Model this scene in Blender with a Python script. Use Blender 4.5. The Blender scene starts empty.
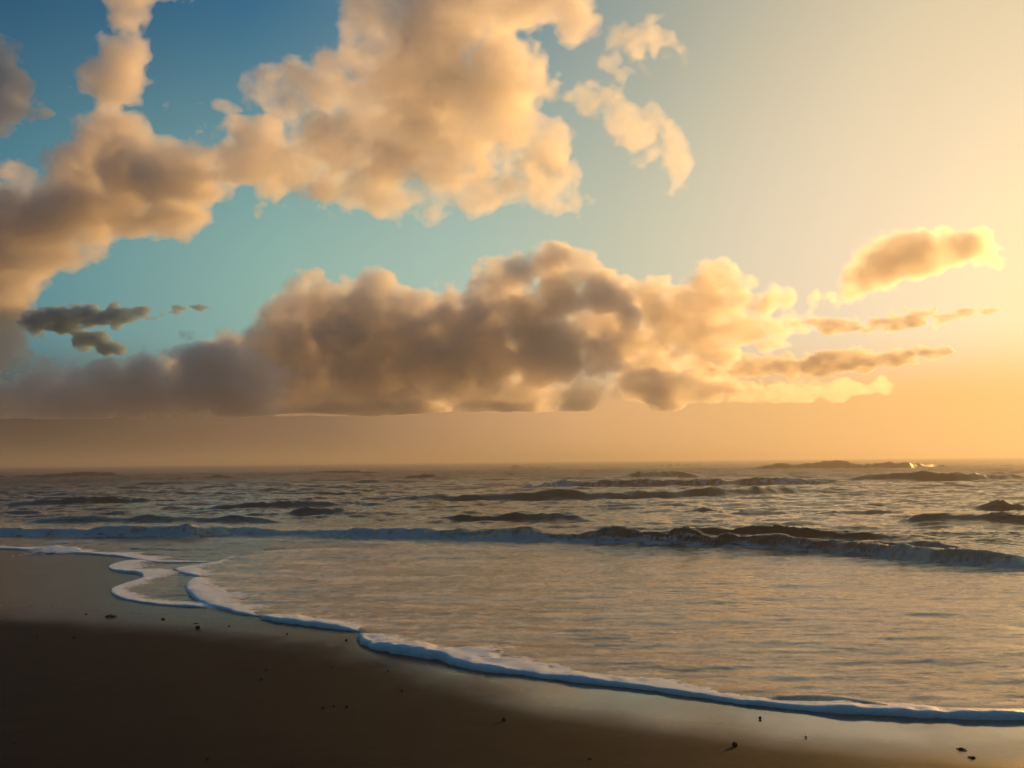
import bpy, bmesh, math, random, time
import numpy as np
from mathutils import Vector, Matrix, Euler
T0 = time.time()
R = math.radians
rng = random.Random(7)
sc = bpy.context.scene
col = sc.collection

# ------------------------------------------------------------------ camera
W, H = 1024, 768
HFOV = R(60)
F = (W / 2) / math.tan(HFOV / 2)
EYE = Vector((0, 0, 1.6))
cam_d = bpy.data.cameras.new('camera')
cam_d.sensor_width = 36
cam_d.angle = HFOV
cam_d.clip_start, cam_d.clip_end = 0.05, 60000
cam = bpy.data.objects.new('camera', cam_d)
col.objects.link(cam)
PITCH, ROLL = math.atan((461 - 384) / F), R(-0.55)
cam.matrix_world = Matrix.Translation(EYE) @ Matrix.Rotation(R(90) + PITCH, 4, 'X') @ Matrix.Rotation(ROLL, 4, 'Z')
sc.camera = cam
CAMR = cam.matrix_world.to_3x3()

# ------------------------------------------------------------------ sky, sun, exposure
SUN_AZ, SUN_EL = R(40), R(10)                     # azimuth to the right of straight ahead
SUN = Vector((math.sin(SUN_AZ) * math.cos(SUN_EL), math.cos(SUN_AZ) * math.cos(SUN_EL), math.sin(SUN_EL)))
SKY_STRENGTH = 0.1
world = bpy.data.worlds.new('World')
sc.world = world
world.use_nodes = True


class NT:
    """A little help for writing node trees."""
    def __init__(self, tree):
        self.t = tree
        self.n = tree.nodes
        self.n.clear()

    def node(self, typ, **kw):
        n = self.n.new(typ)
        for k, v in kw.items():
            setattr(n, k, v)
        return n

    def put(self, sock, v):
        if isinstance(v, bpy.types.NodeSocket):
            self.t.links.new(v, sock)
        elif v is not None:
            if sock.type == 'RGBA' and not isinstance(v, (int, float)) and len(v) == 3:
                v = (*v, 1)
            sock.default_value = v

    def math(self, op, a, b=None, c=None, clamp=False):
        n = self.node('ShaderNodeMath', operation=op, use_clamp=clamp)
        self.put(n.inputs[0], a)
        if b is not None:
            self.put(n.inputs[1], b)
        if c is not None:
            self.put(n.inputs[2], c)
        return n.outputs[0]

    def vmath(self, op, a, b=None, out=0):
        n = self.node('ShaderNodeVectorMath', operation=op)
        self.put(n.inputs[0], a)
        if b is not None:
            self.put(n.inputs[1], b)
        return n.outputs[out]

    def mix(self, f, a, b, blend='MIX'):
        n = self.node('ShaderNodeMix', data_type='RGBA', blend_type=blend)
        self.put(n.inputs[0], f)
        self.put(n.inputs[6], a)
        self.put(n.inputs[7], b)
        return n.outputs[2]

    def maprange(self, v, a, b, c=0.0, d=1.0, interp='SMOOTHSTEP'):
        n = self.node('ShaderNodeMapRange', interpolation_type=interp)
        self.put(n.inputs[0], v)
        for i, x in enumerate((a, b, c, d)):
            self.put(n.inputs[1 + i], x)
        return n.outputs[0]

    def ramp(self, f, stops, interp='LINEAR'):
        n = self.node('ShaderNodeValToRGB')
        r = n.color_ramp
        r.interpolation = interp
        while len(r.elements) < len(stops):
            r.elements.new(0.5)
        for e, (p, c) in zip(r.elements, stops):
            e.position = p
            e.color = (*c, 1)
        self.put(n.inputs[0], f)
        return n.outputs[0]

    def noise(self, vec, scale, detail=3, rough=0.5, dist=0.0):
        n = self.node('ShaderNodeTexNoise')
        self.put(n.inputs['Vector'], vec)
        n.inputs['Scale'].default_value = scale
        n.inputs['Detail'].default_value = detail
        n.inputs['Roughness'].default_value = rough
        n.inputs['Distortion'].default_value = dist
        return n.outputs[0]


def lin(r, g, b):
    f = lambda c: (c / 255 / 12.92) if c / 255 <= 0.04045 else ((c / 255 + 0.055) / 1.055) ** 2.4
    return (f(r), f(g), f(b))


w = NT(world.node_tree)
tc = w.node('ShaderNodeTexCoord').outputs['Generated']
sky = w.node('ShaderNodeTexSky', sky_type='NISHITA', sun_disc=False)
sky.sun_elevation, sky.sun_rotation = SUN_EL, SUN_AZ
sky.air_density, sky.dust_density, sky.ozone_density = 1.2, 3.0, 1.5
sdot = w.vmath('DOT_PRODUCT', tc, tuple(SUN), out=1)
ang = w.math('DIVIDE', w.math('ARCCOSINE', w.math('MINIMUM', sdot, 0.99999)), math.pi)      # 0 at the sun .. 1
sep = w.node('ShaderNodeSeparateXYZ')
w.put(sep.inputs[0], tc)
elev = w.math('DIVIDE', w.math('ARCSINE', sep.outputs[2]), math.pi / 2)                     # 0 horizon .. 1 zenith
D = 1 / 180
high = w.ramp(ang, [(0 * D, (1.05, .84, .48)), (6 * D, lin(252, 230, 172)), (12 * D, lin(248, 224, 182)), (18 * D, lin(236, 215, 183)), (24 * D, lin(222, 208, 180)), (33 * D, lin(192, 196, 172)),
                    (42 * D, lin(168, 192, 176)), (54 * D, lin(138, 178, 166)), (68 * D, lin(84, 138, 148)), (110 * D, lin(60, 106, 132)), (180 * D, lin(54, 98, 126))])
low = w.ramp(ang, [(0 * D, (1.0, .62, .24)), (10 * D, lin(244, 190, 114)), (22 * D, lin(238, 184, 118)), (36 * D, lin(218, 168, 118)), (52 * D, lin(126, 100, 80)), (68 * D, lin(66, 56, 49)),
                   (100 * D, lin(60, 57, 57)), (180 * D, lin(55, 58, 65))])
zen = w.ramp(ang, [(0 * D, lin(240, 210, 160)), (20 * D, lin(218, 199, 163)), (32 * D, lin(160, 164, 150)), (42 * D, lin(100, 136, 148)), (56 * D, lin(36, 98, 132)), (70 * D, lin(16, 68, 106)),
                   (110 * D, lin(38, 84, 114)), (180 * D, lin(38, 80, 108))])
c1 = w.mix(w.maprange(elev, 3.2 / 90, 8 / 90), low, high)
c2 = w.mix(w.maprange(elev, 10 / 90, 30 / 90), c1, zen)
tuned = w.vmath('MULTIPLY', c2, (1 / SKY_STRENGTH,) * 3)
skyc = w.mix(0.03, tuned, sky.outputs[0])
bg = w.node('ShaderNodeBackground')
w.put(bg.inputs[0], skyc)
bg.inputs[1].default_value = SKY_STRENGTH
w.put(w.node('ShaderNodeOutputWorld').inputs[0], bg.outputs[0])

sun_d = bpy.data.lights.new('sun', 'SUN')
sun_d.energy, sun_d.angle, sun_d.color = 5.0, R(0.6), (1.0, 0.525, 0.15)
sun = bpy.data.objects.new('sun', sun_d)
col.objects.link(sun)
sun.rotation_euler = SUN.to_track_quat('Z', 'Y').to_euler()

vs = sc.view_settings
vs.view_transform, vs.look, vs.exposure, vs.gamma, vs.use_curve_mapping = 'Standard', 'None', 0.1, 1.0, False
cy = sc.cycles
cy.use_denoising = True
cy.volume_bounces, cy.max_bounces, cy.transparent_max_bounces = 5, 12, 256
cy.diffuse_bounces, cy.glossy_bounces = 3, 4
cy.use_adaptive_sampling = True
cy.adaptive_threshold = 0.04
cy.sample_clamp_indirect = 6


# ------------------------------------------------------------------ helpers
def ray(px, py):
    d = CAMR @ Vector(((px - W / 2) / F, -(py - H / 2) / F, -1))
    return d.normalized()


def at(px, py, dist):
    """The point seen at a pixel, DIST metres ahead (along y)."""
    d = ray(px, py)
    return EYE + d * (dist / d.y)


def ground(px, py, z=0.0):
    d = ray(px, py)
    return EYE + d * ((z - EYE.z) / d.z)


def link(name, verts, faces, mats, smooth=True, parent=None):
    me = bpy.data.meshes.new(name)
    verts = np.asarray(verts, dtype=np.float32)
    faces = np.asarray(faces, dtype=np.int32)
    k = faces.shape[1]
    me.vertices.add(len(verts))
    me.vertices.foreach_set('co', verts.ravel())
    me.loops.add(faces.size)
    me.loops.foreach_set('vertex_index', faces.ravel())
    me.polygons.add(len(faces))
    me.polygons.foreach_set('loop_start', np.arange(0, faces.size, k, dtype=np.int32))
    me.update(calc_edges=True)
    if smooth:
        me.polygons.foreach_set('use_smooth', np.ones(len(faces), dtype=bool))
    for m in (mats if isinstance(mats, (list, tuple)) else [mats]):
        me.materials.append(m)
    o = bpy.data.objects.new(name, me)
    col.objects.link(o)
    if parent is not None:
        o.parent = parent
    return o


def tag(o, label=None, cat=None, group=None, kind=None):
    for k, v in (('label', label), ('category', cat), ('group', group), ('kind', kind)):
        if v:
            o[k] = v
    return o


def attr(o, name, vals):
    a = o.data.attributes.new(name, 'FLOAT', 'POINT')
    a.data.foreach_set('value', np.asarray(vals, dtype=np.float32))


def material(name):
    m = bpy.data.materials.new(name)
    m.use_nodes = True
    return m, NT(m.node_tree)


# ------------------------------------------------------------------ noise on arrays
def hash3(ix, iy, iz, seed):
    h = (ix.astype(np.uint32) * np.uint32(374761393) + iy.astype(np.uint32) * np.uint32(668265263)
         + iz.astype(np.uint32) * np.uint32(2147483647) + np.uint32((seed * 974711 + 12345) % 4294967291))
    h = (h ^ (h >> np.uint32(13))) * np.uint32(1274126177)
    h = (h ^ (h >> np.uint32(16))) * np.uint32(2246822519)
    return ((h ^ (h >> np.uint32(15))) & np.uint32(0xFFFFFF)).astype(np.float32) / np.float32(0xFFFFFF)


def vnoise(x, y, z, seed):
    ix, iy, iz = np.floor(x), np.floor(y), np.floor(z)
    fx, fy, fz = (x - ix).astype(np.float32), (y - iy).astype(np.float32), (z - iz).astype(np.float32)
    ix, iy, iz = ix.astype(np.int64), iy.astype(np.int64), iz.astype(np.int64)
    s = lambda t: t * t * t * (t * (t * 6 - 15) + 10)
    fx, fy, fz = s(fx), s(fy), s(fz)
    r = 0
    for a in (0, 1):
        for b in (0, 1):
            for c in (0, 1):
                wgt = (fx if a else 1 - fx) * (fy if b else 1 - fy) * (fz if c else 1 - fz)
                r = r + wgt * hash3(ix + a, iy + b, iz + c, seed)
    return r * 2 - 1


def fbm(x, y, z, seed, octaves=4, gain=0.5, lac=2.03):
    r, a, f = 0, 1.0, 1.0
    for o in range(octaves):
        r = r + a * vnoise(x * f + 17.3 * o, y * f - 9.1 * o, z * f + 3.7 * o, seed + o)
        a *= gain
        f *= lac
    return r


def worley(x, y, z, seed):
    """Distance to the nearest feature point, 0 .. about 1."""
    ix, iy, iz = np.floor(x), np.floor(y), np.floor(z)
    fx, fy, fz = (x - ix).astype(np.float32), (y - iy).astype(np.float32), (z - iz).astype(np.float32)
    ix, iy, iz = ix.astype(np.int64), iy.astype(np.int64), iz.astype(np.int64)
    best = np.full(x.shape, 9.0, dtype=np.float32)
    for a in (-1, 0, 1):
        for b in (-1, 0, 1):
            for c in (-1, 0, 1):
                jx, jy, jz = ix + a, iy + b, iz + c
                d = (hash3(jx, jy, jz, seed) + a - fx) ** 2 + (hash3(jx, jy, jz, seed + 101) + b - fy) ** 2 + (hash3(jx, jy, jz, seed + 202) + c - fz) ** 2
                np.minimum(best, d, out=best)
    return np.sqrt(best)


def surface_nets(f, org, h):
    """Quads round the places where the field f (nx,ny,nz) is above zero."""
    f = f.copy()
    for ax in range(3):
        sl = [slice(None)] * 3
        for e in (0, -1):
            sl[ax] = e
            f[tuple(sl)] = -1e-3 - np.abs(f[tuple(sl)])
    ins = f > 0
    nx, ny, nz = f.shape
    corners = [(a, b, c) for a in (0, 1) for b in (0, 1) for c in (0, 1)]
    cnt = np.zeros((nx - 1, ny - 1, nz - 1), dtype=np.int8)
    for a, b, c in corners:
        cnt += ins[a:nx - 1 + a, b:ny - 1 + b, c:nz - 1 + c]
    act = (cnt > 0) & (cnt < 8)
    ids = np.full(act.shape, -1, dtype=np.int64)
    ci = np.argwhere(act)
    ids[act] = np.arange(len(ci))
    acc = np.zeros((len(ci), 3), dtype=np.float64)
    num = np.zeros(len(ci))
    i, j, k = ci.T
    for p in corners:
        for ax in range(3):
            if p[ax]:
                continue
            q = list(p)
            q[ax] = 1
            v0 = f[i + p[0], j + p[1], k + p[2]]
            v1 = f[i + q[0], j + q[1], k + q[2]]
            m = (v0 > 0) != (v1 > 0)
            t = np.where(m, v0 / np.where(m, v0 - v1, 1), 0)
            pos = np.array(p, dtype=np.float64)[None, :].repeat(len(ci), 0)
            pos[:, ax] += t
            acc[m] += pos[m]
            num[m] += 1
    verts = (ci + acc / num[:, None]) * h + np.asarray(org)
    quads = []
    for ax in range(3):
        a0 = ins[tuple(slice(0, -1) if d == ax else slice(1, -1) for d in range(3))]
        a1 = ins[tuple(slice(1, None) if d == ax else slice(1, -1) for d in range(3))]
        for flip, m in ((False, a0 & ~a1), (True, ~a0 & a1)):
            e = np.argwhere(m)
            if not len(e):
                continue
            u, v = [d for d in range(3) if d != ax]
            base = e.copy()
            base[:, u] += 1
            base[:, v] += 1
            def cell(du, dv):
                c = base.copy()
                c[:, u] -= du
                c[:, v] -= dv
                return ids[c[:, 0], c[:, 1], c[:, 2]]
            q = np.stack([cell(1, 1), cell(0, 1), cell(0, 0), cell(1, 0)], 1)
            if (ax == 1) != flip:
                q = q[:, ::-1]
            quads.append(q)
    return verts, np.concatenate(quads)


# ------------------------------------------------------------------ clouds
def cloud_material(name, density, g=0.55, cover=0.012, tint=(.995, .97, .945)):
    m, t = material(name)
    out = t.node('ShaderNodeOutputMaterial')
    pv = t.node('ShaderNodeVolumePrincipled')
    pv.inputs['Color'].default_value = (*tint, 1)
    pv.inputs['Density'].default_value = density
    pv.inputs['Anisotropy'].default_value = g
    t.put(out.inputs['Volume'], pv.outputs[0])
    # the outermost droplets: a very sparse veil on the skin of the cloud
    tr, df = t.node('ShaderNodeBsdfTransparent'), t.node('ShaderNodeBsdfTranslucent')
    df.inputs[0].default_value = (.8, .8, .8, 1)
    mx = t.node('ShaderNodeMixShader')
    mx.inputs[0].default_value = cover
    t.put(mx.inputs[1], tr.outputs[0])
    t.put(mx.inputs[2], df.outputs[0])
    t.put(out.inputs['Surface'], mx.outputs[0])
    return m


def make_cloud(name, label, blobs, dist, mat, seed, vox=3.0, bump=0.55, scale=26, squash=0.8, deep=1.0, base=None, wisp=0.0, levels=(0.0,), core_mat=None, base_shade_mat=None):
    """blobs: (px, py, radius in px, [depth offset in px], [width factor]) laid out as seen, then built DIST metres away at real size.
    One closed mesh, its skin broken up by cauliflower noise; more levels give denser cores inside."""
    m = dist / F                                                # metres per pixel out there
    P = []
    for b in blobs:
        px, py, r = b[:3]
        dz = b[3] if len(b) > 3 else rng.uniform(-.35, .35) * r
        wx = b[4] if len(b) > 4 else 1.0
        c = at(px, py, dist + dz * m)
        P.append((c.x, c.y, c.z, r * m, wx))
    P = np.array(P)
    pad = P[:, 3] * 1.5 + scale * m * bump
    lo = np.array([(P[:, 0] - pad * P[:, 4]).min(), (P[:, 1] - pad * deep).min(), (P[:, 2] - pad).min()])
    hi = np.array([(P[:, 0] + pad * P[:, 4]).max(), (P[:, 1] + pad * deep).max(), (P[:, 2] + pad).max()])
    if base is not None:
        zb = at(512, base, dist).z
        lo[2] = max(lo[2], zb - 6 * m)
    h = vox * m
    n = np.ceil((hi - lo) / h).astype(int) + 2
    ax = [lo[d] + np.arange(n[d]) * h for d in range(3)]
    X, Y, Z = np.meshgrid(*[a.astype(np.float32) for a in ax], indexing='ij')
    s = scale * m
    # warp, so the lobes are not round
    wx_ = fbm(X / (2.2 * s), Y / (2.2 * s), Z / (2.2 * s), seed + 40, 2) * s * .55
    wz_ = fbm(X / (2.2 * s), Y / (2.2 * s), Z / (2.2 * s), seed + 50, 2) * s * .45
    Xw, Zw = X + wx_, Z + wz_
    f = np.full(X.shape, -9e9, dtype=np.float32)
    for x, y, z, r, wf in P:
        d = r - np.sqrt(((Xw - x) / wf) ** 2 + ((Y - y) / deep) ** 2 + (Zw - z) ** 2)
        k = .25 * s
        hh = np.clip(.5 + .5 * (d - f) / k, 0, 1)
        f = np.where(f < -1e8, d, f + (d - f) * hh + k * hh * (1 - hh))
    near = f > -1.6 * s
    idx = np.nonzero(near)
    x, y, z = X[idx], Y[idx], Z[idx] / squash
    big = (0.5 - worley(x / s, y / s, z / s, seed)) * 1.0
    mid = (0.5 - worley(x / (.45 * s), y / (.45 * s), z / (.45 * s), seed + 1)) * .5
    fine = (0.5 - worley(x / (.2 * s), y / (.2 * s), z / (.2 * s), seed + 2)) * .25
    soft = fbm(x / (1.1 * s), y / (1.1 * s), z / (1.1 * s), seed + 3, 6, .58)
    nz = (big + mid + fine) * (1 - wisp) + soft * .9 * wisp
    f[idx] += nz * s * bump
    obj = None
    if base is not None:
        cut = (Z - EYE.z - (zb - EYE.z) * Y / dist) + 1.6 * m * fbm(X / (3 * s), Y / (3 * s), Z * 0 + 5, seed + 9, 3)
    for i, lv in enumerate(levels):
        fl = f - lv * s
        if base is not None:
            fl = np.minimum(fl, cut - 1.0 * i * m)
        v, q = surface_nets(fl, lo, h)
        if i == 0:
            ctr = np.array([v[:, 0].mean(), v[:, 1].mean(), v[:, 2].min()])
            obj = link(name, v - ctr, q, mat)
            obj.location = ctr
            tag(obj, label, 'cloud')
        else:
            link('cloud_core', v - ctr, q, core_mat or mat, parent=obj)
    if base_shade_mat is not None:                                    # added denser slab that puts shade into the cloud base
        fl = np.minimum(np.minimum(f - .03 * s, cut), (zb + 9 * m) - Z + 4 * m * fbm(X / s, Y / s, Z / s, seed + 19, 3))
        v, q = surface_nets(fl, lo, h)
        link('cloud_base_shade', v - ctr, q, base_shade_mat, parent=obj)
    print(name, n, len(obj.data.vertices), round(time.time() - T0, 1))
    return obj


# vapours: white droplets, thicker or thinner, with sunset warmth and shade put into the tints
thin = cloud_material('thin_cloud_vapour', 0.00173)
mid = cloud_material('cloud_vapour', 0.0029)
colm = cloud_material('column_cloud_vapour', 0.00452, g=.5, tint=(.98, .95, .92))
bankm = cloud_material('cloud_bank_vapour', 0.0036, g=.52, tint=(.955, .925, .905))
leftm = cloud_material('shaded_bank_vapour', 0.00559, g=.5, tint=(.97, .945, .925))  # thicker and tinted darker, for the shade on the bank's left end
shelf = cloud_material('cloud_shelf_vapour', 0.00293, g=.6, tint=(.98, .93, .86))
brightm = cloud_material('sunny_cloud_vapour', 0.00319, g=.55, tint=(.99, .94, .86))
streakm = cloud_material('cloud_streak_vapour', 0.009, g=.45, tint=(.98, .925, .85))
darkm = cloud_material('shade_tinted_vapour', 0.03990, g=.4, tint=(.50, .65, .78))  # shadow of the bigger clouds put in as a dark absorbing tint
greym = cloud_material('grey_cloud_vapour', 0.00798, g=.4, tint=(.84, .88, .92))
foot = cloud_material('base_shade_vapour', 0.006, g=.45, tint=(.95, .91, .88))  # for the slab added to darken the undersides
SOFT = (0, .12, .30)


def grown(b, k):
    return [(*q[:2], q[2] * k, *q[3:]) for q in b]


big_top = [(385, 45, 34), (425, 25, 42), (470, 5, 44), (515, -5, 40), (560, -18, 24), (365, 85, 34), (430, 85, 48), (490, 70, 42), (532, 50, 18), (310, 100, 26), (285, 112, 20),
           (335, 135, 38), (400, 140, 46), (460, 140, 38), (515, 125, 30), (548, 150, 28), (520, 165, 28), (560, 185, 18), (578, 200, 9), (480, 180, 22), (430, 178, 26), (380, 175, 30), (325, 175, 26), (290, 170, 22),
           (500, 195, 12), (345, 60, 18), (545, 95, 14), (262, 98, 13), (280, 88, 11), (292, 140, 24), (268, 150, 26), (245, 165, 24), (272, 182, 16)]
make_cloud('cloud', 'huge billowing orange cloud across the top centre of the sky', grown(big_top, 1.13), 4200, mid, 11, vox=1.8, wisp=.85, bump=.8, scale=34, levels=SOFT)

column = [(158, -12, 20), (140, 10, 20), (134, 32, 17), (124, 52, 20), (118, 70, 22), (140, 80, 18), (125, 98, 24), (112, 118, 22), (128, 132, 24), (108, 150, 26), (90, 172, 30), (130, 168, 32), (165, 172, 30), (200, 178, 30),
          (235, 168, 26), (255, 150, 20), (232, 132, 14), (260, 182, 20), (170, 200, 26), (130, 208, 26), (75, 205, 32), (45, 222, 32), (18, 238, 34), (-10, 255, 40), (90, 228, 22), (50, 250, 22), (20, 275, 22), (-8, 295, 32),
          (18, 305, 22), (36, 318, 16), (10, 335, 26), (22, 352, 16), (-8, 360, 22), (18, 186, 12), (6, 200, 14), (28, 178, 7), (205, 205, 18), (170, 185, 30)]
make_cloud('cloud', 'tall bent orange and grey cloud column rising along the left side', grown(column, 1.22), 4700, colm, 23, vox=1.8, wisp=.8, bump=.7, scale=30, levels=SOFT)

small_up = [(618, 36, 12), (634, 44, 17), (650, 38, 13), (660, 48, 13), (676, 44, 10), (612, 58, 9), (648, 22, 9), (636, 62, 10), (624, 70, 7)]
make_cloud('cloud', 'small ragged peach cloud, upper of the two right of the huge cloud', small_up, 4200, thin, 31, vox=1.6, wisp=.75, bump=.8, scale=15, levels=SOFT)
small_lo = [(580, 100, 10), (595, 108, 15), (612, 100, 15), (625, 118, 20), (642, 130, 18), (654, 112, 9), (630, 142, 14), (652, 150, 12), (672, 140, 14), (676, 160, 15), (680, 178, 9), (640, 158, 9), (600, 88, 9)]
make_cloud('cloud', 'slanting peach cloud puff, lower of the two right of the huge cloud', small_lo, 4200, thin, 37, vox=1.8, wisp=.75, bump=.8, scale=17, levels=SOFT)

# the long bank over the sea: dark tail on the left, towers in the middle, bright shelves on the right
bank_left = [(-60, 402, 26, 20, 1.6), (0, 398, 22, 20, 1.6), (35, 392, 24, 20, 1.6), (75, 386, 24, 10, 1.3), (112, 376, 26), (130, 362, 14), (150, 368, 26), (190, 366, 24), (216, 364, 22), (240, 366, 20),
             (70, 405, 26, 0, 2), (140, 400, 30, 0, 2), (220, 392, 34, 0, 2)]
make_cloud('cloud_bank', 'low dark grey cloud bank tapering to the left over the sea', bank_left, 5650, leftm, 45, vox=1.7, bump=.8, scale=24, base=414, wisp=.35, squash=.85, base_shade_mat=foot, levels=SOFT)
bank = [(266, 345, 26), (240, 356, 24), (214, 366, 22), (190, 376, 20), (230, 390, 26, 0, 1.6), (282, 312, 28), (305, 308, 28), (335, 315, 30), (368, 302, 24), (372, 290, 14), (400, 312, 26), (425, 318, 26), (422, 302, 10), (455, 310, 24), (462, 295, 11), (485, 310, 26), (500, 288, 26), (520, 275, 24), (545, 268, 24),
        (558, 258, 18), (575, 262, 16), (585, 275, 16), (600, 300, 24), (560, 300, 28), (625, 308, 22), (530, 320, 34), (470, 330, 36), (420, 338, 36), (350, 335, 42), (280, 345, 32),
        (300, 370, 40, 0, 1.5), (300, 350, 36), (380, 360, 46, 0, 1.5), (460, 360, 46, 0, 1.5), (540, 355, 36, 0, 1.5), (600, 360, 25, 0, 1.4), (270, 398, 30, 0, 1.6),
        (320, 398, 34, 0, 2), (400, 398, 34, 0, 2), (500, 398, 28, 0, 2), (580, 396, 20, 0, 1.8), (650, 388, 18, 0, 2), (710, 382, 14, 0, 2)]
make_cloud('cloud_bank', 'long towering brown cloud bank with a flat base above the horizon', bank, 7000, bankm, 43, vox=1.7, bump=.85, scale=22, base=413, wisp=.5, squash=.85, base_shade_mat=foot, levels=SOFT)
bank_right = [(600, 305, 18), (628, 305, 20), (655, 302, 20), (685, 304, 20), (708, 292, 20), (722, 284, 16), (738, 298, 18), (765, 308, 18), (790, 310, 15), (812, 306, 9), (832, 303, 5),
              (620, 335, 28, 0, 1.6), (680, 330, 26, 0, 1.8), (740, 330, 18, 0, 2), (790, 332, 10, 0, 2.6), (640, 362, 22, 0, 2), (710, 358, 17, 0, 2.2), (770, 352, 9, 0, 2.6), (590, 325, 26), (660, 320, 22), (722, 314, 20), (700, 340, 20), (640, 385, 18, 0, 2), (700, 380, 12, 0, 2.4)]
make_cloud('cloud_bank', 'glowing golden cloud shelf at the right end of the towering bank', bank_right, 7600, shelf, 47, vox=1.8, bump=.8, scale=22, base=408, wisp=.45, squash=.7, levels=SOFT)

bright = [(838, 298, 6), (850, 290, 11), (862, 279, 16), (878, 267, 20), (892, 258, 20), (905, 253, 22), (925, 256, 18), (945, 247, 17), (962, 243, 15), (978, 244, 15), (990, 249, 11), (1002, 257, 7), (876, 284, 11), (915, 268, 12)]
make_cloud('cloud', 'separate bright orange cloud with glowing rim floating at the right', grown(bright, 1.25), 6000, brightm, 51, vox=1.5, bump=.65, scale=15, wisp=.2, levels=SOFT)


def streak(label, x0, y0, x1, y1, r, n, seed, dist, mat, **kw):
    b = []
    for i in range(n):
        t = i / (n - 1)
        b.append((x0 + (x1 - x0) * t, y0 + (y1 - y0) * t + 2 * math.sin(5 * t + seed), r * (1 - abs(2 * t - 1.1) ** 2 * .55), 0, 2.2))
    return make_cloud('cloud', label, b, dist, mat, seed, vox=1.5, bump=.75, scale=12, wisp=.6, squash=.5, levels=(0, .15), **kw)


streak('thin orange cloud streak upper of the two under the separate bright cloud', 730, 336, 985, 312, 8, 12, 61, 6500, streakm)
streak('faint golden cloud shelf trailing right from the foot of the bank', 610, 396, 880, 386, 13, 11, 73, 6900, shelf, base=405)
streak('broad orange cloud streak, lower of the two streaks under the separate bright cloud', 690, 374, 945, 352, 12, 11, 67, 6600, streakm)

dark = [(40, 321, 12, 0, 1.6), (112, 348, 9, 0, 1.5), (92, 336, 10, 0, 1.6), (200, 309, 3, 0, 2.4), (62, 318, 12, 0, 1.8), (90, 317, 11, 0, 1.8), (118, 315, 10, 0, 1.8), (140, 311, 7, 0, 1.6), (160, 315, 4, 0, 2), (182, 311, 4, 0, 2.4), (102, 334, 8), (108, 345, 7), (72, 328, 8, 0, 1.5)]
make_cloud('cloud', 'small cloud tinted dark as if in shade, stretched out beside the left column', dark, 2600, darkm, 83, vox=1.2, bump=.55, scale=11, wisp=.7, squash=.6, levels=SOFT[:2])
grey = [(-8, 60, 22), (2, 85, 22), (14, 102, 20), (30, 108, 12), (-5, 112, 20)]
make_cloud('cloud', 'dim grey cloud at the left edge beside the top of the column', grey, 2600, greym, 91, vox=1.8, bump=.8, scale=20, wisp=.6, levels=SOFT)

# ------------------------------------------------------------------ shore lines (laid out on the level sand)
def line(pts, z=0.0):
    return np.array([[*ground(p[0], p[1], z)[:2]] for p in pts])


def resample(P, step, vals=None):
    """A Catmull-Rom curve through P at even spacing; VALS are carried along."""
    P = np.asarray(P, float)
    A = P if vals is None else np.concatenate([P, np.asarray(vals, float)], 1)
    E = np.concatenate([[2 * A[0] - A[1]], A, [2 * A[-1] - A[-2]]])
    out = []
    for i in range(1, len(E) - 2):
        n = max(2, int(np.linalg.norm(E[i + 1, :2] - E[i, :2]) / step))
        t = np.linspace(0, 1, n, endpoint=False)[:, None]
        a, b, c, d = E[i - 1], E[i], E[i + 1], E[i + 2]
        out.append(.5 * (2 * b + (c - a) * t + (2 * a - 5 * b + 4 * c - d) * t ** 2 + (3 * b - a - 3 * c + d) * t ** 3))
    out.append(A[-1:])
    return np.concatenate(out)


EDGE_A = [(1180, 728, 16), (1060, 722, 15), (1024, 720, 14), (960, 719, 15), (900, 717, 16), (860, 715, 15), (800, 710, 13), (750, 705, 13), (700, 698, 12), (650, 691, 12), (600, 685, 12), (550, 679, 13), (500, 673, 15),
          (470, 669, 18), (440, 661, 25), (415, 656, 29), (390, 653, 31), (370, 648, 28), (357, 640, 20), (362, 634, 10)]
EDGE_B = [(366, 633, 9), (340, 630, 10), (300, 625, 11), (270, 621, 11), (259, 617, 8), (266, 614, 5)]
EDGE_C = [(272, 618, 5), (240, 614, 7), (215, 608, 9), (198, 602, 11), (188, 594, 11), (186, 587, 10), (194, 580, 8), (210, 577, 5)]
EDGE_D = [(216, 578, 4), (196, 577, 7), (180, 573, 8), (175, 570, 7), (188, 567, 6), (215, 563, 5), (226, 559, 5), (232, 556, 4)]
EDGE_E = [(222, 609, 3), (190, 607, 5), (160, 605, 4), (138, 602, 4), (122, 599, 4.5), (112, 594, 4.5), (113, 589, 4), (126, 584, 5), (142, 579, 7), (137, 574, 7), (114, 571, 6), (109, 567, 5), (122, 563, 5), (138, 561, 5), (150, 560, 3)]
EDGE_F = [(226, 562, 2), (185, 563, 3), (150, 562, 3), (120, 557, 3), (85, 554, 4), (50, 552, 3), (20, 550, 3), (0, 549, 3), (-120, 545, 3), (-300, 541, 3)]

OUTER = EDGE_A + EDGE_B[1:-1] + [(240, 615), (215, 610)] + EDGE_E[1:-1] + [(120, 557), (85, 554), (50, 552), (20, 550), (0, 549), (-120, 545), (-300, 541)]
MAIN = EDGE_A + EDGE_B[1:-1] + EDGE_C[1:-1] + EDGE_D[1:-1] + [(245, 553), (262, 551), (310, 548), (380, 546), (330, 543), (230, 541), (100, 538), (0, 537), (-120, 535), (-300, 533)]


def poly(edge):
    P = line([p[:2] for p in edge])
    return np.concatenate([[[4000, -900], [60, -9], [12, 3.2]], P, [[-60, 29], [-4000, 500], [-4000, 4500], [4000, 4500]]])


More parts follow.
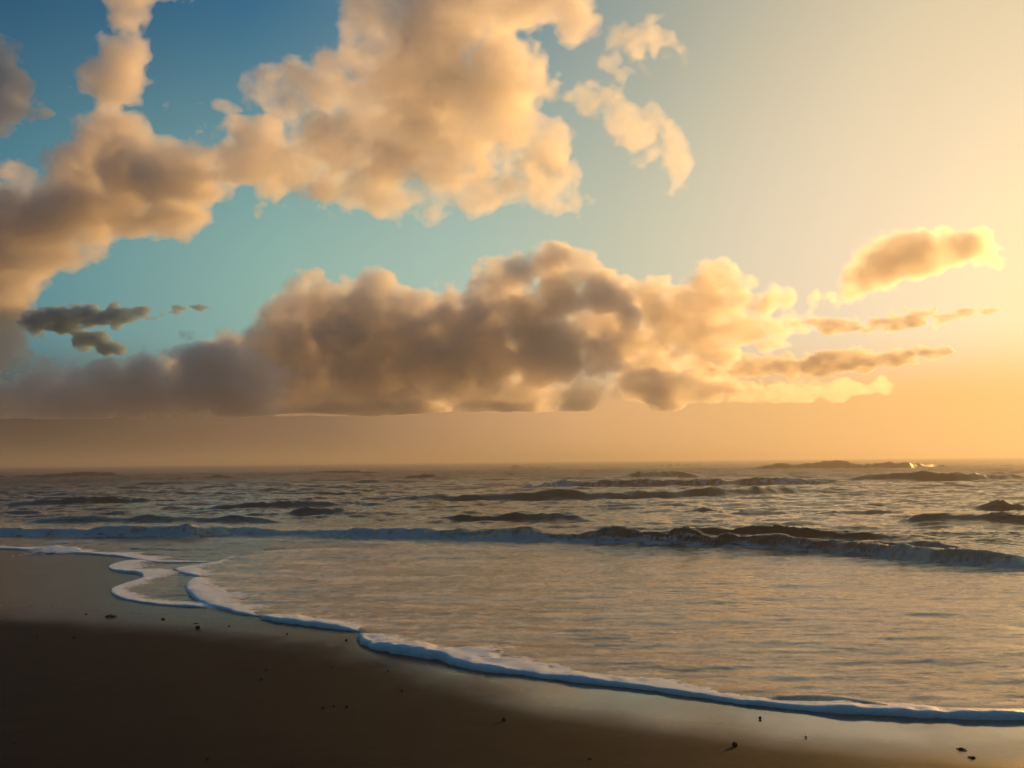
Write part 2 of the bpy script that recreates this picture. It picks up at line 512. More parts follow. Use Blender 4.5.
def signed_distance(P, x, y, limit=1.5):
    """Distance to the polygon's rim, positive inside; clipped at LIMIT."""
    inside = np.zeros(x.shape, bool)
    best = np.full(x.shape, float(limit) ** 2)
    for a, b in zip(P, np.roll(P, -1, 0)):
        dy = b[1] - a[1]
        if dy:
            c = ((a[1] > y) != (b[1] > y)) & (x < (b[0] - a[0]) * (y - a[1]) / dy + a[0])
            inside ^= c
        e = b - a
        t = np.clip(((x - a[0]) * e[0] + (y - a[1]) * e[1]) / (e @ e), 0, 1)
        np.minimum(best, (x - a[0] - t * e[0]) ** 2 + (y - a[1] - t * e[1]) ** 2, out=best)
    return np.where(inside, 1, -1) * np.sqrt(best)


OUTER_P, MAIN_P = poly(OUTER), poly(MAIN)
WETLINE = [(1300, 778), (1024, 772), (800, 754), (650, 736), (520, 716), (430, 692), (360, 664), (300, 650), (200, 637), (100, 629), (0, 622), (-150, 612), (-300, 606)]
P = line(WETLINE)
WET_P = np.concatenate([[[4000, -1100], [60, -14], [8, 2.6]], P, [[-60, 22], [-4000, 400], [-4000, 4500], [4000, 4500]]])

# ------------------------------------------------------------------ sand
def graded(lo, hi, near_lo, near_hi, step, ratio):
    a = list(np.arange(near_lo, near_hi + 1e-6, step))
    s, v = step, a[-1]
    while v < hi:
        s *= ratio
        v = min(v + s, hi)
        a.append(v)
    s, v = step, a[0]
    while v > lo:
        s *= ratio
        v = max(v - s, lo)
        a.insert(0, v)
    return np.array(a)


gx = graded(-4000, 4000, -9, 5, .04, 1.12)
gy = graded(-1500, 4400, 3.5, 18, .04, 1.12)
X, Y = np.meshgrid(gx, gy, indexing='ij')
x, y = X.ravel(), Y.ravel()
dw = signed_distance(OUTER_P, x, y, 30)
wet = signed_distance(WET_P, x, y, 3)
z = -.035 * np.clip(dw - .1, 0, 30) + .05 * np.clip(-dw - 4, 0, 60) ** 1.0 * .3
z += .006 * fbm(x / 1.7, y / 1.7, x * 0, 301, 3) * np.clip(-dw / .6, 0, 1) + .0012 * fbm(x / .15, y / .15, x * 0, 305, 2) * np.clip(-wet / .4, .15, 1)
I = np.arange(len(x)).reshape(X.shape)
quads = np.stack([I[:-1, :-1], I[1:, :-1], I[1:, 1:], I[:-1, 1:]], -1).reshape(-1, 4)

m, t = material('wet_sand')
co = t.node('ShaderNodeTexCoord').outputs['Object']
wa = t.node('ShaderNodeAttribute', attribute_name='wet').outputs['Fac']
n1 = t.noise(co, 1.3, 4, .55)
n2 = t.noise(co, 9, 5, .6)
n3 = t.noise(co, 420, 2, .6)
wet_f = t.maprange(t.math('ADD', wa, t.math('MULTIPLY', t.math('SUBTRACT', n1, .5), .7)), -.28, .5)
wet_t = t.maprange(t.math('ADD', wa, t.math('MULTIPLY', t.math('SUBTRACT', n1, .5), .5)), .05, 1.2)
base = t.mix(n2, (.007, .0055, .0046), (.012, .0092, .0074))
base = t.mix(t.maprange(n3, .62, .75), base, (.05, .04, .03))
n4 = t.noise(co, 75, 3, .7)
base = t.mix(t.maprange(n4, .60, .78, 0, .7), base, (.034, .027, .021))
base = t.mix(t.maprange(n4, .40, .26, 0, .7), base, (.003, .0024, .002))
base = t.mix(wet_f, base, t.mix(n2, (.026, .018, .013), (.036, .025, .018)))
film0 = t.node('ShaderNodeAttribute', attribute_name='film').outputs['Fac']
base = t.mix(film0, base, (.022, .015, .009))
rough = t.math('ADD', t.math('MULTIPLY_ADD', wet_f, -.40, .75), t.math('MULTIPLY', wet_t, -.10))
bs = t.node('ShaderNodeBsdfPrincipled')
t.put(bs.inputs['Base Color'], base)
film = t.node('ShaderNodeAttribute', attribute_name='film').outputs['Fac']
t.put(bs.inputs['Roughness'], t.math('MAXIMUM', t.math('MULTIPLY_ADD', film, -.22, rough), .11))
t.put(bs.inputs['Specular IOR Level'], t.math('ADD', t.math('MULTIPLY_ADD', wet_f, .04, .10), t.math('MULTIPLY', film0, .75)))
bs.inputs['Specular Tint'].default_value = (1, .80, .50, 1)  # golden sky reflection tinted into the sand's specular
t.put(bs.inputs['Coat Weight'], t.math('MULTIPLY', .55, t.math('MULTIPLY', t.node('ShaderNodeAttribute', attribute_name='film').outputs['Fac'], t.maprange(n1, .25, .6))))
bs.inputs['Coat Roughness'].default_value = .035
bs.inputs['Coat IOR'].default_value = 1.85
bp = t.node('ShaderNodeBump')
bp.inputs['Distance'].default_value = .004
t.put(bp.inputs['Strength'], t.math('MULTIPLY_ADD', film, -.1, t.math('MULTIPLY_ADD', wet_f, -.48, .62)))
mp = t.node('ShaderNodeMapping')
mp.inputs['Scale'].default_value = (14, 40, 14)
t.put(mp.inputs[0], co)
t.put(bp.inputs['Height'], t.math('ADD', t.noise(mp.outputs[0], 1, 4, .6), t.math('MULTIPLY', n3, .35)))
t.put(bs.inputs['Normal'], bp.outputs[0])
t.put(t.node('ShaderNodeOutputMaterial').inputs[0], bs.outputs[0])
sand = tag(link('sand', np.stack([x, y, z], 1), quads, m), kind='structure')
attr(sand, 'wet', wet)
attr(sand, 'film', np.clip((x + 1.6) / 3.6, 0, 1) * np.clip(wet / .5, 0, 1))
print('sand', len(x), round(time.time() - T0, 1))

# ------------------------------------------------------------------ sea: a fan of water with its breakers
ys = [3.0]
while ys[-1] < 4300:
    ys.append(ys[-1] * (1.0013 if 14.5 < ys[-1] < 18.5 else 1.0042 if ys[-1] < 40 else 1.0035 if ys[-1] < 150 else 1.02))
ys = np.array(ys)
ts = np.linspace(-.80, .80, 1080)
side = .80 * 1.03 ** np.arange(1, 52)
ts = np.concatenate([-side[::-1], ts, side])
Yg, Tg = np.meshgrid(ys, ts, indexing='ij')
Xg = Tg * (Yg + 1.0)
x, y = Xg.ravel(), Yg.ravel()
nr = y < 45
do, dm = np.full(x.shape, 30.), np.full(x.shape, 30.)
do[nr] = signed_distance(OUTER_P, x[nr], y[nr], 8)
dm[nr] = signed_distance(MAIN_P, x[nr], y[nr], 8)
zero = x * 0

# crests: (px, py of the foot of the front face, height in px) from left to right, foam 0..1, steepness
CRESTS = [
    ([(-200, 534, 8), (0, 536, 9), (60, 537, 10), (130, 538, 10), (190, 538, 10), (230, 536, 7), (290, 537, 8), (360, 539, 9), (430, 540, 11), (500, 542, 12), (560, 544, 13), (620, 546, 13), (670, 548, 15), (700, 549, 15), (760, 551, 12), (830, 555, 12),
      (880, 559, 14), (940, 564, 13), (1024, 570, 11), (1200, 580, 10)], 1.0, 1.0, 1),
    ([(640, 538, 0), (690, 538, 9), (730, 538, 11), (790, 540, 11), (850, 541, 8), (930, 543, 0)], .0, 1.2, 2),
    ([(800, 549, 0), (850, 551, 8), (890, 552, 12), (930, 553, 9), (990, 556, 0)], .05, 1.0, 3),
    ([(20, 524, 0), (60, 524, 9), (90, 524, 11), (120, 524, 6), (160, 524, 8), (230, 524, 6), (280, 524, 0)], .25, 1.0, 4),
    ([(400, 524, 0), (460, 524, 6), (520, 524, 8), (560, 523, 7), (600, 523, 0)], .0, 1.1, 5),
    ([(270, 518, 0), (300, 517, 6), (340, 516, 4), (380, 514, 0)], .0, 1.1, 6),
    ([(380, 503, 0), (430, 503, 6), (500, 502, 9), (580, 501, 10), (650, 500, 9), (700, 499, 10), (760, 497, 13), (800, 495, 6), (850, 494, 0)], .1, 1.0, 7),
    ([(490, 489, 0), (530, 489, 7), (560, 488, 8), (620, 488, 7), (720, 487, 7), (810, 486, 6), (880, 486, 0)], .9, 1.0, 8),
    ([(610, 479, 0), (640, 479, 8), (680, 478, 7), (710, 478, 0)], .6, 1.0, 9),
    ([(740, 470, 0), (770, 470, 7), (850, 469, 7), (910, 469, 8), (940, 468, 4), (958, 468, 0)], .15, 1.2, 10),
    ([(830, 482, 0), (880, 482, 9), (960, 482, 9), (1030, 480, 5), (1200, 478, 0)], .4, 1.0, 11),
    ([(720, 483, 0), (780, 484, 4), (840, 484, 3), (900, 484, 0)], .2, 1.0, 12),
    ([(950, 511, 0), (985, 511, 9), (1003, 511, 14), (1024, 512, 11), (1060, 512, 0)], .35, 1.0, 13),
    ([(880, 524, 0), (930, 525, 6), (980, 525, 8), (1040, 526, 9), (1150, 528, 5)], .0, 1.0, 14),
    ([(490, 470, 0), (515, 470, 5), (545, 470, 4), (570, 470, 0)], .1, 1.0, 15),
    ([(-60, 479, 3), (30, 478, 3), (55, 478, 4), (105, 477, 5), (130, 477, 0)], .1, 1.0, 16),
    ([(150, 481, 0), (185, 480, 4), (215, 479, 3), (240, 479, 0)], .0, 1.0, 17),
    ([(310, 474, 0), (340, 474, 4), (360, 474, 3), (400, 474, 0)], .0, 1.0, 18),
    ([(390, 480, 0), (420, 480, 5), (450, 480, 3), (480, 479, 0)], .0, 1.0, 19),
    ([(660, 515, 0), (705, 514, 5), (745, 515, 3), (790, 515, 0)], .0, 1.0, 20),
    ([(0, 506, 0), (60, 505, 6), (140, 503, 6), (190, 503, 0)], .0, 1.0, 21),
    ([(180, 511, 0), (230, 510, 4), (300, 508, 5), (360, 507, 0)], .0, 1.0, 22),
    ([(780, 517, 0), (830, 516, 4), (880, 515, 5), (920, 515, 0)], .0, 1.0, 23),
    ([(560, 512, 0), (610, 511, 4), (660, 510, 5), (690, 509, 0)], .0, 1.0, 24),
    ([(640, 467, 0), (660, 467, 3), (700, 466, 3), (740, 466, 0)], .1, 1.0, 25),
]
sea_amt = np.clip((dm - 2.0) / 4, 0, 1) * np.clip((y - 13) / 4, 0, 1)
far = np.clip((y - 14) / 60, 0, 1)
ridge = lambda a: .45 - np.abs(a)
chop = (.050 * fbm(x / 1.1, y / .5, zero, 401, 5, .58) + np.clip((y - 14) / 25, 0, 1) * .16 * (ridge(fbm(x / 5.0, y / 1.3, zero + 3, 411, 4, .5)) + .3 * vnoise(x / 9, y / 3.3, zero, 415))
        + far * .22 * ridge(fbm(x / 14, y / 4.2, zero + 8, 417, 3, .5)) + np.clip((y - 60) / 200, 0, 1) * .14 * ridge(fbm(x / 34, y / 9, zero + 7, 421, 2)))
swash = .0085 * fbm(x / .7, y / .17, zero, 431, 5, .62) + .0026 * fbm(x / .22, y / .055, zero + 1, 435, 3, .6) + .009 * fbm(x / 2.4, y / .6, zero + 2, 433, 3)
swash *= np.clip(do / .5, .05, 1)
film = .007 * np.clip(do / .05, -1, 1) + .012 * np.clip(dm / .08, 0, 1)
z = film + swash + sea_amt * (chop + .02)
foam = zero.copy()
crest_h = zero.copy()
for pts, fo, steep, sd in CRESTS:
    cap = .62 if sd == 1 else 1.2                        # how far up the face the foam reaches
    Pw = np.array([[*ground(a, b)[:2]] for a, b, _ in pts])
    hw = np.array([h * p[1] / F for (_, _, h), p in zip(pts, Pw)])
    y0, y1 = Pw[:, 1].min() - 4, Pw[:, 1].max() * 1.15 + 6
    sel = np.nonzero((y > y0) & (y < y1) & (x > Pw[0, 0] - 2) & (x < Pw[-1, 0] + 2))[0]
    xs, yss = x[sel], y[sel]
    zz = xs * 0
    wob = .35 * hw.max() * fbm(xs / (6 * hw.max()), zz + sd, zz, 500 + sd, 3)
    yb = np.interp(xs, Pw[:, 0], Pw[:, 1]) + wob
    h = np.interp(xs, Pw[:, 0], hw) * (1 + .3 * fbm(xs / (3.5 * hw.max()), zz + sd, zz + 4, 600 + sd, 3))
    h = np.maximum(h, 0)
    hm = hw.max()
    wf = .75 * hm / steep
    d = yss - yb - wf * 1.1
    prof = np.where(d < 0, np.exp(-(d / wf) ** 2 * 1.6), np.exp(-(d / (2.6 * hm)) ** 2))
    band = np.clip((d + 1.9 * wf) / (.4 * wf), 0, 1) * np.clip((.9 * hm - d) / (.9 * hm), 0, 1)
    rough = fbm(xs / (.5 * hm), yss / (.4 * hm), h * prof / (.3 * hm), 700 + sd, 5, .6)
    small = fbm(xs / (2.2 * hm), yss / (.45 * hm), zz, 760 + sd, 4, .6)
    z[sel] += h * prof * (.82 + .12 * small) + fo * band * h * .035 * rough
    tex = fbm(xs / (1.7 * hm), yss / (.8 * hm), h * prof / (.16 * hm), 800 + sd, 5, .72)
    reach = np.where(xs > -1.5, np.clip((cap + .35 * tex - prof) / .2, 0, 1), 1) if cap < 1 else 1
    ff = fo * reach * band * np.clip(h / hm * 1.7, 0, 1) * np.clip(.75 + .5 * tex, 0, 1) * np.clip(1 - .35 * (xs - .5) / 4, .62, 1)
    foam[sel] = np.maximum(foam[sel], ff)
    crest_h[sel] = np.maximum(crest_h[sel], prof * (h > .01))
# foam left floating: lines in the swash and streaks behind the breakers
for pts, wpx, amt in (([(232, 557), (262, 551), (310, 548), (345, 546)], .28, 1.2), ([(110, 549), (170, 549), (230, 549), (262, 551)], .2, 1.2), ([(260, 571), (330, 568), (400, 567), (470, 567)], .22, .35), ([(300, 588), (360, 587), (430, 588), (480, 589)], .10, .4),
                      ([(20, 545), (60, 543), (100, 541), (160, 541)], .5, 1.1)):
    L = resample(line(pts), .3)
    sel = np.nonzero((y > L[:, 1].min() - 2) & (y < L[:, 1].max() + 2) & (x > L[:, 0].min() - 1) & (x < L[:, 0].max() + 1))[0]
    yb = np.interp(x[sel], L[:, 0], L[:, 1])
    d = np.abs(y[sel] - yb + .25 * fbm(x[sel] / 1.2, x[sel] * 0, x[sel] * 0, 901, 3))
    e = np.clip((x[sel] - L[0, 0]) / .6, 0, 1) * np.clip((L[-1, 0] - x[sel]) / 1.5, 0, 1)
    ff = amt * np.exp(-(d / wpx) ** 2) * np.clip(.6 + 1.3 * fbm(x[sel] / .5, y[sel] / .25, x[sel] * 0, 903, 3), 0, 1) * e
    foam[sel] = np.maximum(foam[sel], ff)
    z[sel] += .02 * ff
# the low ridge of water just behind the foam edge, right
L = resample(line([(780, 702), (820, 702), (850, 704), (885, 711)]), .008)
sel = np.nonzero((np.abs(x - L[:, 0].mean()) < 1.2) & (np.abs(y - L[:, 1].mean()) < .8))[0]
dd = np.min(np.hypot(x[sel][:, None] - L[None, :, 0], y[sel][:, None] - L[None, :, 1]), 1)
z[sel] += .022 * np.exp(-(dd / .05) ** 2)
z = np.where(do < 0, np.maximum(z, -.02) - .02 * np.clip(-do / .1, 0, 1), z)
I = np.arange(len(x)).reshape(Xg.shape)
quads = np.stack([I[:-1, :-1], I[:-1, 1:], I[1:, 1:], I[1:, :-1]], -1).reshape(-1, 4)
keep = (do > -.12)[quads].any(1)
quads = quads[keep]
used = np.zeros(len(x), bool)
used[quads.ravel()] = True
remap = np.cumsum(used) - 1
quads = remap[quads]

m, t = material('sea_water')
co = t.node('ShaderNodeTexCoord').outputs['Object']
fo = t.node('ShaderNodeAttribute', attribute_name='foam').outputs['Fac']
sw = t.node('ShaderNodeAttribute', attribute_name='swash').outputs['Fac']
def mapped(scale):
    mp = t.node('ShaderNodeMapping')
    mp.inputs['Scale'].default_value = scale
    t.put(mp.inputs[0], co)
    return mp.outputs[0]
lace = t.noise(mapped((3.2, 7, 3)), 1, 6, .68, .6)
lace2 = t.noise(mapped((.55, 1.5, 1)), 1, 3, .55)
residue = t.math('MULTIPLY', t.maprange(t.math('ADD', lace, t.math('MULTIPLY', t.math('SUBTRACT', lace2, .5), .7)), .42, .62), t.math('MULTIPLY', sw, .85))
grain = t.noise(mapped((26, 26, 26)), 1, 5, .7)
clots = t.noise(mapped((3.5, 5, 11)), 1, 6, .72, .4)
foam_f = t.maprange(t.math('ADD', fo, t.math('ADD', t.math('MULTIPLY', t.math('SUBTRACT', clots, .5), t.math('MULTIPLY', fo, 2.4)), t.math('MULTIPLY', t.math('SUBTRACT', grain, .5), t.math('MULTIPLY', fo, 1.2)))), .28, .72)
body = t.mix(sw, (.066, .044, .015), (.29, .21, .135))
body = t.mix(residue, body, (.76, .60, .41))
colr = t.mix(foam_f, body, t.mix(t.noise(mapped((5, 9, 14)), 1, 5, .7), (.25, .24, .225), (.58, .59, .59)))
bs = t.node('ShaderNodeBsdfPrincipled')
t.put(bs.inputs['Base Color'], colr)
dist = t.vmath('LENGTH', co, out=1)
t.put(bs.inputs['Roughness'], t.math('ADD', t.math('ADD', t.math('MULTIPLY', foam_f, .5), t.maprange(dist, 20, 120, .07, .48)), t.math('MULTIPLY', residue, .35)))
bs.inputs['IOR'].default_value = 1.38
b1 = t.node('ShaderNodeBump')
b1.inputs['Strength'].default_value = .65
b1.inputs['Distance'].default_value = .022
t.put(b1.inputs['Height'], t.math('ADD', t.noise(mapped((3.0, 9, 6)), 1, 6, .62, .3), t.math('MULTIPLY', grain, t.math('MULTIPLY', foam_f, .8))))
t.put(bs.inputs['Normal'], b1.outputs[0])
t.put(t.node('ShaderNodeOutputMaterial').inputs[0], bs.outputs[0])
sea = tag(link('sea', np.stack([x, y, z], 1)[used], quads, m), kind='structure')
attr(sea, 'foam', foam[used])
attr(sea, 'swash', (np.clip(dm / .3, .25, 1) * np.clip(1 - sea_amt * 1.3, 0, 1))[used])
print('sea', used.sum(), round(time.time() - T0, 1))

# ------------------------------------------------------------------ foam edges lying on the sand
m, t = material('sea_foam')
co = t.node('ShaderNodeTexCoord').outputs['Object']
vo = t.node('ShaderNodeTexVoronoi')
t.put(vo.inputs['Vector'], co)
vo.inputs['Scale'].default_value = 95
n1 = t.noise(co, 16, 5, .65)
bs = t.node('ShaderNodeBsdfPrincipled')
t.put(bs.inputs['Base Color'], t.mix(n1, (.6, .6, .6), (.84, .83, .82)))
bs.inputs['Roughness'].default_value = .45
bs.inputs['Subsurface Weight'].default_value = .25
bs.inputs['Subsurface Radius'].default_value = (.01, .01, .01)
b1 = t.node('ShaderNodeBump')
b1.inputs['Strength'].default_value = .5
b1.inputs['Distance'].default_value = .006
t.put(b1.inputs['Height'], t.math('ADD', vo.outputs['Distance'], t.math('MULTIPLY', n1, 2)))
t.put(bs.inputs['Normal'], b1.outputs[0])
# towards the water the foam thins out into a net of bubbles
th = t.node('ShaderNodeAttribute', attribute_name='thinning').outputs['Fac']
mp = t.node('ShaderNodeMapping')
mp.inputs['Scale'].default_value = (9, 22, 9)
t.put(mp.inputs[0], co)
net = t.noise(mp.outputs[0], 1, 6, .7, .5)
hole = t.maprange(t.math('ADD', th, t.math('MULTIPLY', t.math('SUBTRACT', net, .5), 1.5)), .64, .95)
tr = t.node('ShaderNodeBsdfTransparent')
mx = t.node('ShaderNodeMixShader')
t.put(mx.inputs[0], hole)
t.put(mx.inputs[1], bs.outputs[0])
t.put(mx.inputs[2], tr.outputs[0])
t.put(t.node('ShaderNodeOutputMaterial').inputs[0], mx.outputs[0])
foam_mat = m


def foam_edge(edge, label, seed, step=.02, side=1):
    """A rolled lip of foam: steep towards the dry sand, thinning out over the water behind it."""
    Pw = line([p[:2] for p in edge])
    # thickness in px -> height of the lip and the width of its back
    hv = np.array([[min(p[2], 15 + .25 * (p[2] - 15)) * .42 * q[1] / F, p[2] * 1.1 * q[1] ** 2 / (F * 1.6)] for p, q in zip(edge, Pw)])
    C = resample(Pw, step, hv)
    c, h, wb = C[:, :2], np.maximum(C[:, 2], .004), np.maximum(C[:, 3], .03)
    tg = np.gradient(c, axis=0)
    tg /= np.linalg.norm(tg, axis=1)[:, None] + 1e-9
    # smooth the direction so the cross sections do not cross each other at the cusps
    k = np.hanning(15)
    k /= k.sum()
    tg = np.stack([np.convolve(np.pad(tg[:, i], 7, mode='edge'), k, 'valid') for i in (0, 1)], 1)
    tg /= np.linalg.norm(tg, axis=1)[:, None] + 1e-9
    nin = np.stack([tg[:, 1], -tg[:, 0]], 1) * side              # towards the water
    s = np.cumsum(np.r_[0, np.linalg.norm(np.diff(c, axis=0), axis=1)])
    ends = np.clip(np.minimum(s, s[-1] - s) / (.40), .03, 1) ** .6
    h = h * ends * (1 + .22 * fbm(s / .45, s * 0, s * 0, seed, 3))
    wb = np.minimum(wb, .95) * (1 + .45 * fbm(s / .6, s * 0, s * 0 + 9, seed + 1, 2)) * np.clip(ends, .3, 1)
    jag = .30 * h * fbm(s / .11, s * 0, s * 0 + 5, seed + 2, 4)
    u = np.linspace(0, 1, 26)
    V = []
    for ui in u:
        if ui < .4:
            a = ui / .4
            o = .55 * h * (1 - np.cos(a * math.pi / 2)) - .12 * h * np.sin(a * math.pi)
            zz = -.004 + (h + .004) * np.sin(a * math.pi / 2)
        else:
            a = (ui - .4) / .6
            o = .55 * h + wb * a
            zz = .010 + (h - .010) * (1 - a ** 1.5) ** 1.3 - .014 * a ** 3
        V.append(np.stack([c[:, 0] + nin[:, 0] * (o + jag * (1 - ui)), c[:, 1] + nin[:, 1] * (o + jag * (1 - ui)), zz], 1))
    V = np.stack(V, 1)
    bump_ = fbm(V[..., 0] / .05, V[..., 1] / .05, V[..., 2] / .05, seed + 5, 3)
    big_ = fbm(V[..., 0] / .16, V[..., 1] / .16, V[..., 2] / .16, seed + 8, 2)
    fade = np.sin(np.clip(u, 0, 1) * math.pi)[None, :]
    V[..., 2] += (bump_ * .10 + big_ * .16) * h[:, None] * fade
    n, kk = V.shape[:2]
    I = np.arange(n * kk).reshape(n, kk)
    q = np.stack([I[:-1, :-1], I[:-1, 1:], I[1:, 1:], I[1:, :-1]], -1).reshape(-1, 4)
    if side > 0:
        q = q[:, ::-1]
    o = link('foam_edge', V.reshape(-1, 3), q, foam_mat)
    attr(o, 'thinning', np.tile(u, n))
    return tag(o, label, 'foam', 'foam edges along the waterline')


foam_edge(EDGE_A, 'long thick white foam edge curving across the wet sand to the right', 1001)
foam_edge(EDGE_B, 'short white foam lobe on the sand beside the end of the long thick foam edge', 1011)
foam_edge([(a, b, t_ * .75) for a, b, t_ in EDGE_C], 'rounded white foam curl around the scalloped rim of the water', 1021)
foam_edge([(a, b, t_ * .7) for a, b, t_ in EDGE_D], 'small pointed white foam curl behind the rounded foam curl', 1031)
foam_edge([(a, b, t_ * .8) for a, b, t_ in EDGE_E], 'thin zigzag foam edge of the older water film, nearest the left sand', 1041)
foam_edge(EDGE_F, 'faint straight foam line at the far left waterline', 1051)
lump = [(40, 548, 5), (56, 548, 7), (68, 550, 9), (78, 551, 10), (85, 553, 5)]
foam_edge(lump, 'loose pinkish clump of foam stranded on the far left waterline', 1061)

# ------------------------------------------------------------------ bits lying on the sand
m, t = material('dark_stone')
co = t.node('ShaderNodeTexCoord').outputs['Object']
bs = t.node('ShaderNodeBsdfPrincipled')
t.put(bs.inputs['Base Color'], t.mix(t.noise(co, 60, 4), (.008, .007, .006), (.03, .025, .02)))
bs.inputs['Roughness'].default_value = .9
bs.inputs['Specular IOR Level'].default_value = .15
t.put(t.node('ShaderNodeOutputMaterial').inputs[0], bs.outputs[0])
stone_mat = m
m, t = material('sea_weed')
co = t.node('ShaderNodeTexCoord').outputs['Object']
bs = t.node('ShaderNodeBsdfPrincipled')
t.put(bs.inputs['Base Color'], t.mix(t.noise(co, 30, 4), (.010, .009, .006), (.025, .02, .01)))
bs.inputs['Roughness'].default_value = .8
bs.inputs['Specular IOR Level'].default_value = .2
t.put(t.node('ShaderNodeOutputMaterial').inputs[0], bs.outputs[0])
weed_mat = m


def pebble(px, py, size, label, seed, flat=.7):
    """An uneven, slightly flattened stone; SIZE is its width in px."""
    g = ground(px, py)
    r = size * .42 * g.y / F
    bm = bmesh.new()
    bmesh.ops.create_icosphere(bm, subdivisions=3, radius=1)
    v = np.array([p.co[:] for p in bm.verts])
    v = v * (1 + .30 * fbm(v[:, 0] * 1.2, v[:, 1] * 1.2, v[:, 2] * 1.2, seed, 3))[:, None]
    v *= np.array([1, .75, flat]) * r
    bm.faces.ensure_lookup_table()
    f = np.array([[q.index for q in p.verts] for p in bm.faces])
    bm.free()
    v[:, 2] -= v[:, 2].min() + .18 * r
    o = link('pebble', v, f, stone_mat)
    o.location = (g.x, g.y, 0)
    o.rotation_euler.z = seed * 1.7
    return tag(o, label, 'pebble', 'pebbles scattered on the sand')


def weed(px, py, size, label, seed):
    """A torn scrap of seaweed: a few short flat strips crossing each other."""
    g = ground(px, py)
    r = size / 2 * g.y / F
    rr = random.Random(seed)
    V, Q = [], []
    for s in range(5):
        a = rr.uniform(0, math.tau)
        L = r * rr.uniform(.7, 1.2)
        wd = r * rr.uniform(.14, .26)
        cx, cy_ = rr.uniform(-.3, .3) * r, rr.uniform(-.3, .3) * r
        bend = rr.uniform(-1, 1)
        n = 9
        b0 = len(V)
        for i in range(n):
            q = i / (n - 1) - .5
            ang_ = a + bend * q
            px_, py_ = cx + math.cos(ang_) * q * 2 * L, cy_ + math.sin(ang_) * q * 2 * L
            hh = .10 * r + r * .35 * (.5 + .5 * math.sin(6 * q + s)) * (1 - abs(2 * q))
            ww = wd * (1 - abs(2 * q) ** 2 * .8)
            for sx, dz in ((-1, -.12 * r), (-1, .06 * r), (1, .06 * r), (1, -.12 * r)):
                V.append((px_ - math.sin(ang_) * ww * sx, py_ + math.cos(ang_) * ww * sx, hh + dz))
        for i in range(n - 1):
            for k in range(4):
                p = b0 + i * 4
                Q.append((p + k, p + (k + 1) % 4, p + 4 + (k + 1) % 4, p + 4 + k))
        Q.append((b0, b0 + 1, b0 + 2, b0 + 3))
        e = b0 + (n - 1) * 4
        Q.append((e + 3, e + 2, e + 1, e))
    o = link('seaweed_scrap', V, Q, weed_mat)
    o.location = (g.x, g.y, 0)
    return tag(o, label, 'seaweed', 'seaweed scraps on the sand')


PEBBLES = [
    (735, 746, 7, 'largest dark pebble, alone below the right half of the long foam edge'),
    (760, 719, 4, 'small pebble close under the long foam edge, up and right of the largest pebble'),
    (806, 738, 3, 'speck of a pebble on golden wet sand right of the largest pebble'),
    (198, 629, 6, 'dark pebble on brown wet sand below the zigzag foam edge, biggest of that stretch'),
    (163, 620, 4, 'small pebble between the forked seaweed scrap and the biggest left pebble'),
    (229, 627, 3, 'tiny pebble just right of the biggest pebble below the zigzag foam'),
    (38, 637, 3, 'tiny pebble far left where the wet sand turns dark'),
    (75, 638, 4, 'small pebble at the dark sand rim left of the pebble pair'),
    (86, 615, 3, 'tiny pebble left of the forked seaweed scrap'),
    (287, 635, 3, 'tiny pebble below the short foam lobe'),
    (346, 641, 4, 'small pebble touching the shade of the thick foam bulge'),
    (333, 668, 3, 'tiny pebble on sand left under the thick foam bulge'),
    (262, 680, 4, 'lower pebble of the pair on the sand edge, lower left of the foam bulge'),
    (266, 671, 4, 'upper pebble of the pair on the sand edge, lower left of the foam bulge'),
    (388, 672, 3, 'tiny pebble right below the thick foam bulge'),
    (504, 721, 5, 'dark pebble below the middle of the long foam edge'),
    (402, 692, 4, 'pebble lying between the foam bulge and the row of three pebbles'),
    (323, 709, 4, 'left pebble of the row of three on dark sand'),
    (334, 707, 3, 'middle pebble of the row of three on dark sand'),
    (347, 708, 4, 'right pebble of the row of three on dark sand'),
    (590, 760, 4, 'pebble at the bottom of the beach left of the largest pebble'),
    (208, 760, 4, 'pebble alone on the darkest sand at the bottom left'),
    (14, 744, 3, 'tiny pebble alone in the bottom left corner'),
]
for i, (px, py, s, lb) in enumerate(PEBBLES):
    pebble(px, py, s, lb, 2000 + i * 13)
WEED = [
    (111, 617, 10, 'forked dark seaweed scrap below the zigzag foam edge on the left sand'),
    (962, 750, 9, 'dark seaweed scrap on golden wet sand in the bottom right, upper of two'),
    (973, 758, 8, 'dark seaweed scrap on golden wet sand in the bottom right, lower of two'),
    (196, 624, 5, 'small dark seaweed scrap just above the biggest left pebble'),
]
for i, (px, py, s, lb) in enumerate(WEED):
    weed(px, py, s, lb, 40 + i)

# ------------------------------------------------------------------ birds far out over the water
m, t = material('gull_feathers')
bs = t.node('ShaderNodeBsdfPrincipled')
co = t.node('ShaderNodeTexCoord').outputs['Object']
t.put(bs.inputs['Base Color'], t.mix(t.noise(co, 8, 3), (.10, .09, .08), (.2, .18, .16)))
bs.inputs['Roughness'].default_value = .7
t.put(t.node('ShaderNodeOutputMaterial').inputs[0], bs.outputs[0])
gull_mat = m


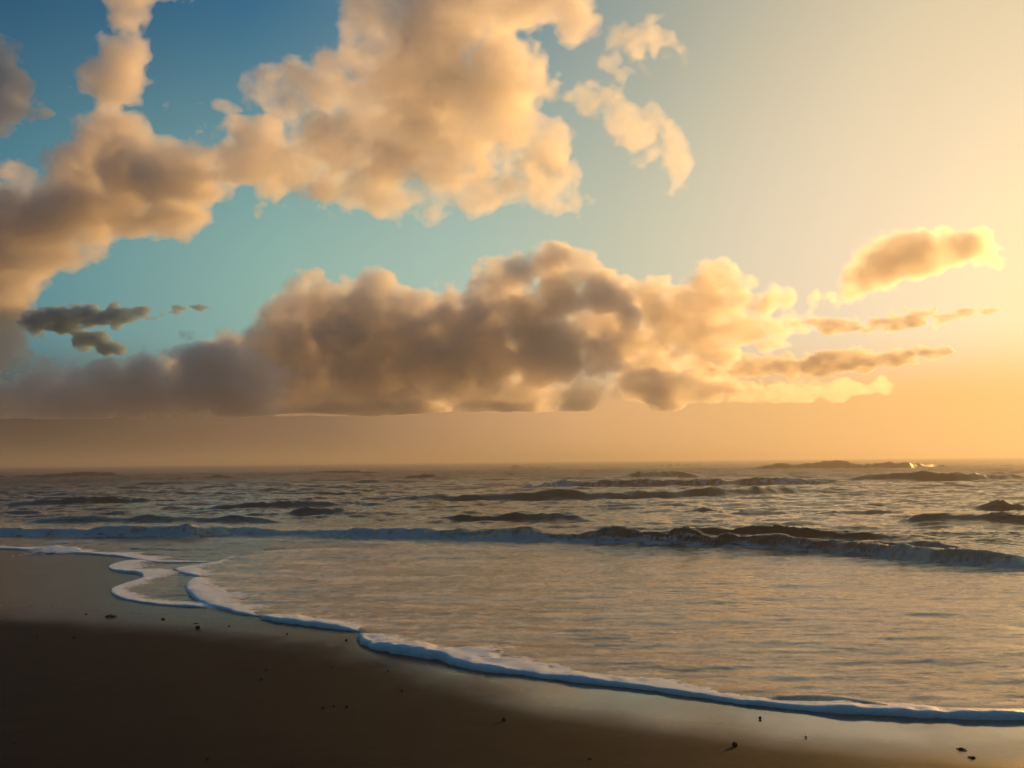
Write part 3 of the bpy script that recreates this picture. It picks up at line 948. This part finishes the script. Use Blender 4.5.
def gull(px, py, dist, span, lift, turn, label):
    """A gliding sea bird, one body: a spindle trunk with head, bill and tail, and two bent wings."""
    V, Q = [], []
    rings = [(-.46, .004, .03, 0), (-.40, .02, .06, 0), (-.25, .045, .05, 0), (-.05, .075, .07, 0), (.12, .07, .065, .005), (.24, .045, .045, .02), (.31, .045, .045, .03), (.37, .03, .03, .03), (.40, .012, .012, .025), (.46, .004, .004, .02)]
    n = 10
    for (yy, rz, rx, cz) in rings:
        for k in range(n):
            a = math.tau * k / n
            V.append((math.cos(a) * rx, yy, cz + math.sin(a) * rz))
    for i in range(len(rings) - 1):
        for k in range(n):
            Q.append((i * n + k, i * n + (k + 1) % n, (i + 1) * n + (k + 1) % n, (i + 1) * n + k))
    for sgn in (-1, 1):
        b0 = len(V)
        secs = [(.03, .14, -.10, .02), (.22, .15, -.09, lift * .5), (.42, .15, -.03, lift), (.68, .06, -.06, lift * .9), (.95, -.06, -.12, lift * .6), (1.05, -.12, -.14, lift * .45)]
        for (sx, le, te, zz) in secs:
            th = .018 * (1.1 - sx * .8)
            V += [(sgn * sx, le, zz), (sgn * sx, (le + te) / 2, zz + th), (sgn * sx, te, zz), (sgn * sx, (le + te) / 2, zz - th)]
        for i in range(len(secs) - 1):
            for k in range(4):
                p = b0 + i * 4
                Q.append((p + k, p + 4 + k, p + 4 + (k + 1) % 4, p + (k + 1) % 4))
        e = b0 + (len(secs) - 1) * 4
        Q.append((e, e + 1, e + 2, e + 3))
    V = np.array(V) * span / 2.1
    o = link('sea_bird', V, Q, gull_mat)
    o.location = at(px, py, dist)
    o.rotation_euler = (0, R(8), turn)
    return tag(o, label, 'bird', 'sea birds over the water')


gull(645.5, 431, 150, .75, .22, R(60), 'larger dark sea bird gliding low in the haze above the sea')
gull(631, 432, 170, .55, .25, R(75), 'tiny sea bird just left of the larger one in the haze')
gull(909, 425, 170, .6, .2, R(-50), 'lone tiny sea bird in the golden haze on the right')

# ------------------------------------------------------------------ sea haze
m, t = material('sea_haze')
pv = t.node('ShaderNodeVolumePrincipled')
pv.inputs['Color'].default_value = (.48, .45, .43, 1)
pv.inputs['Density'].default_value = .0024
pv.inputs['Anisotropy'].default_value = .5
t.put(t.node('ShaderNodeOutputMaterial').inputs['Volume'], pv.outputs[0])
hz = np.array([(a, b, c) for a in (-4300, 4300) for b in (-1800, 4700) for c in (-4, 10.5)])
hq = [(0, 1, 3, 2), (4, 6, 7, 5), (0, 4, 5, 1), (2, 3, 7, 6), (0, 2, 6, 4), (1, 5, 7, 3)]
tag(link('haze', hz, hq, m, smooth=False), 'warm sea haze', kind='stuff')
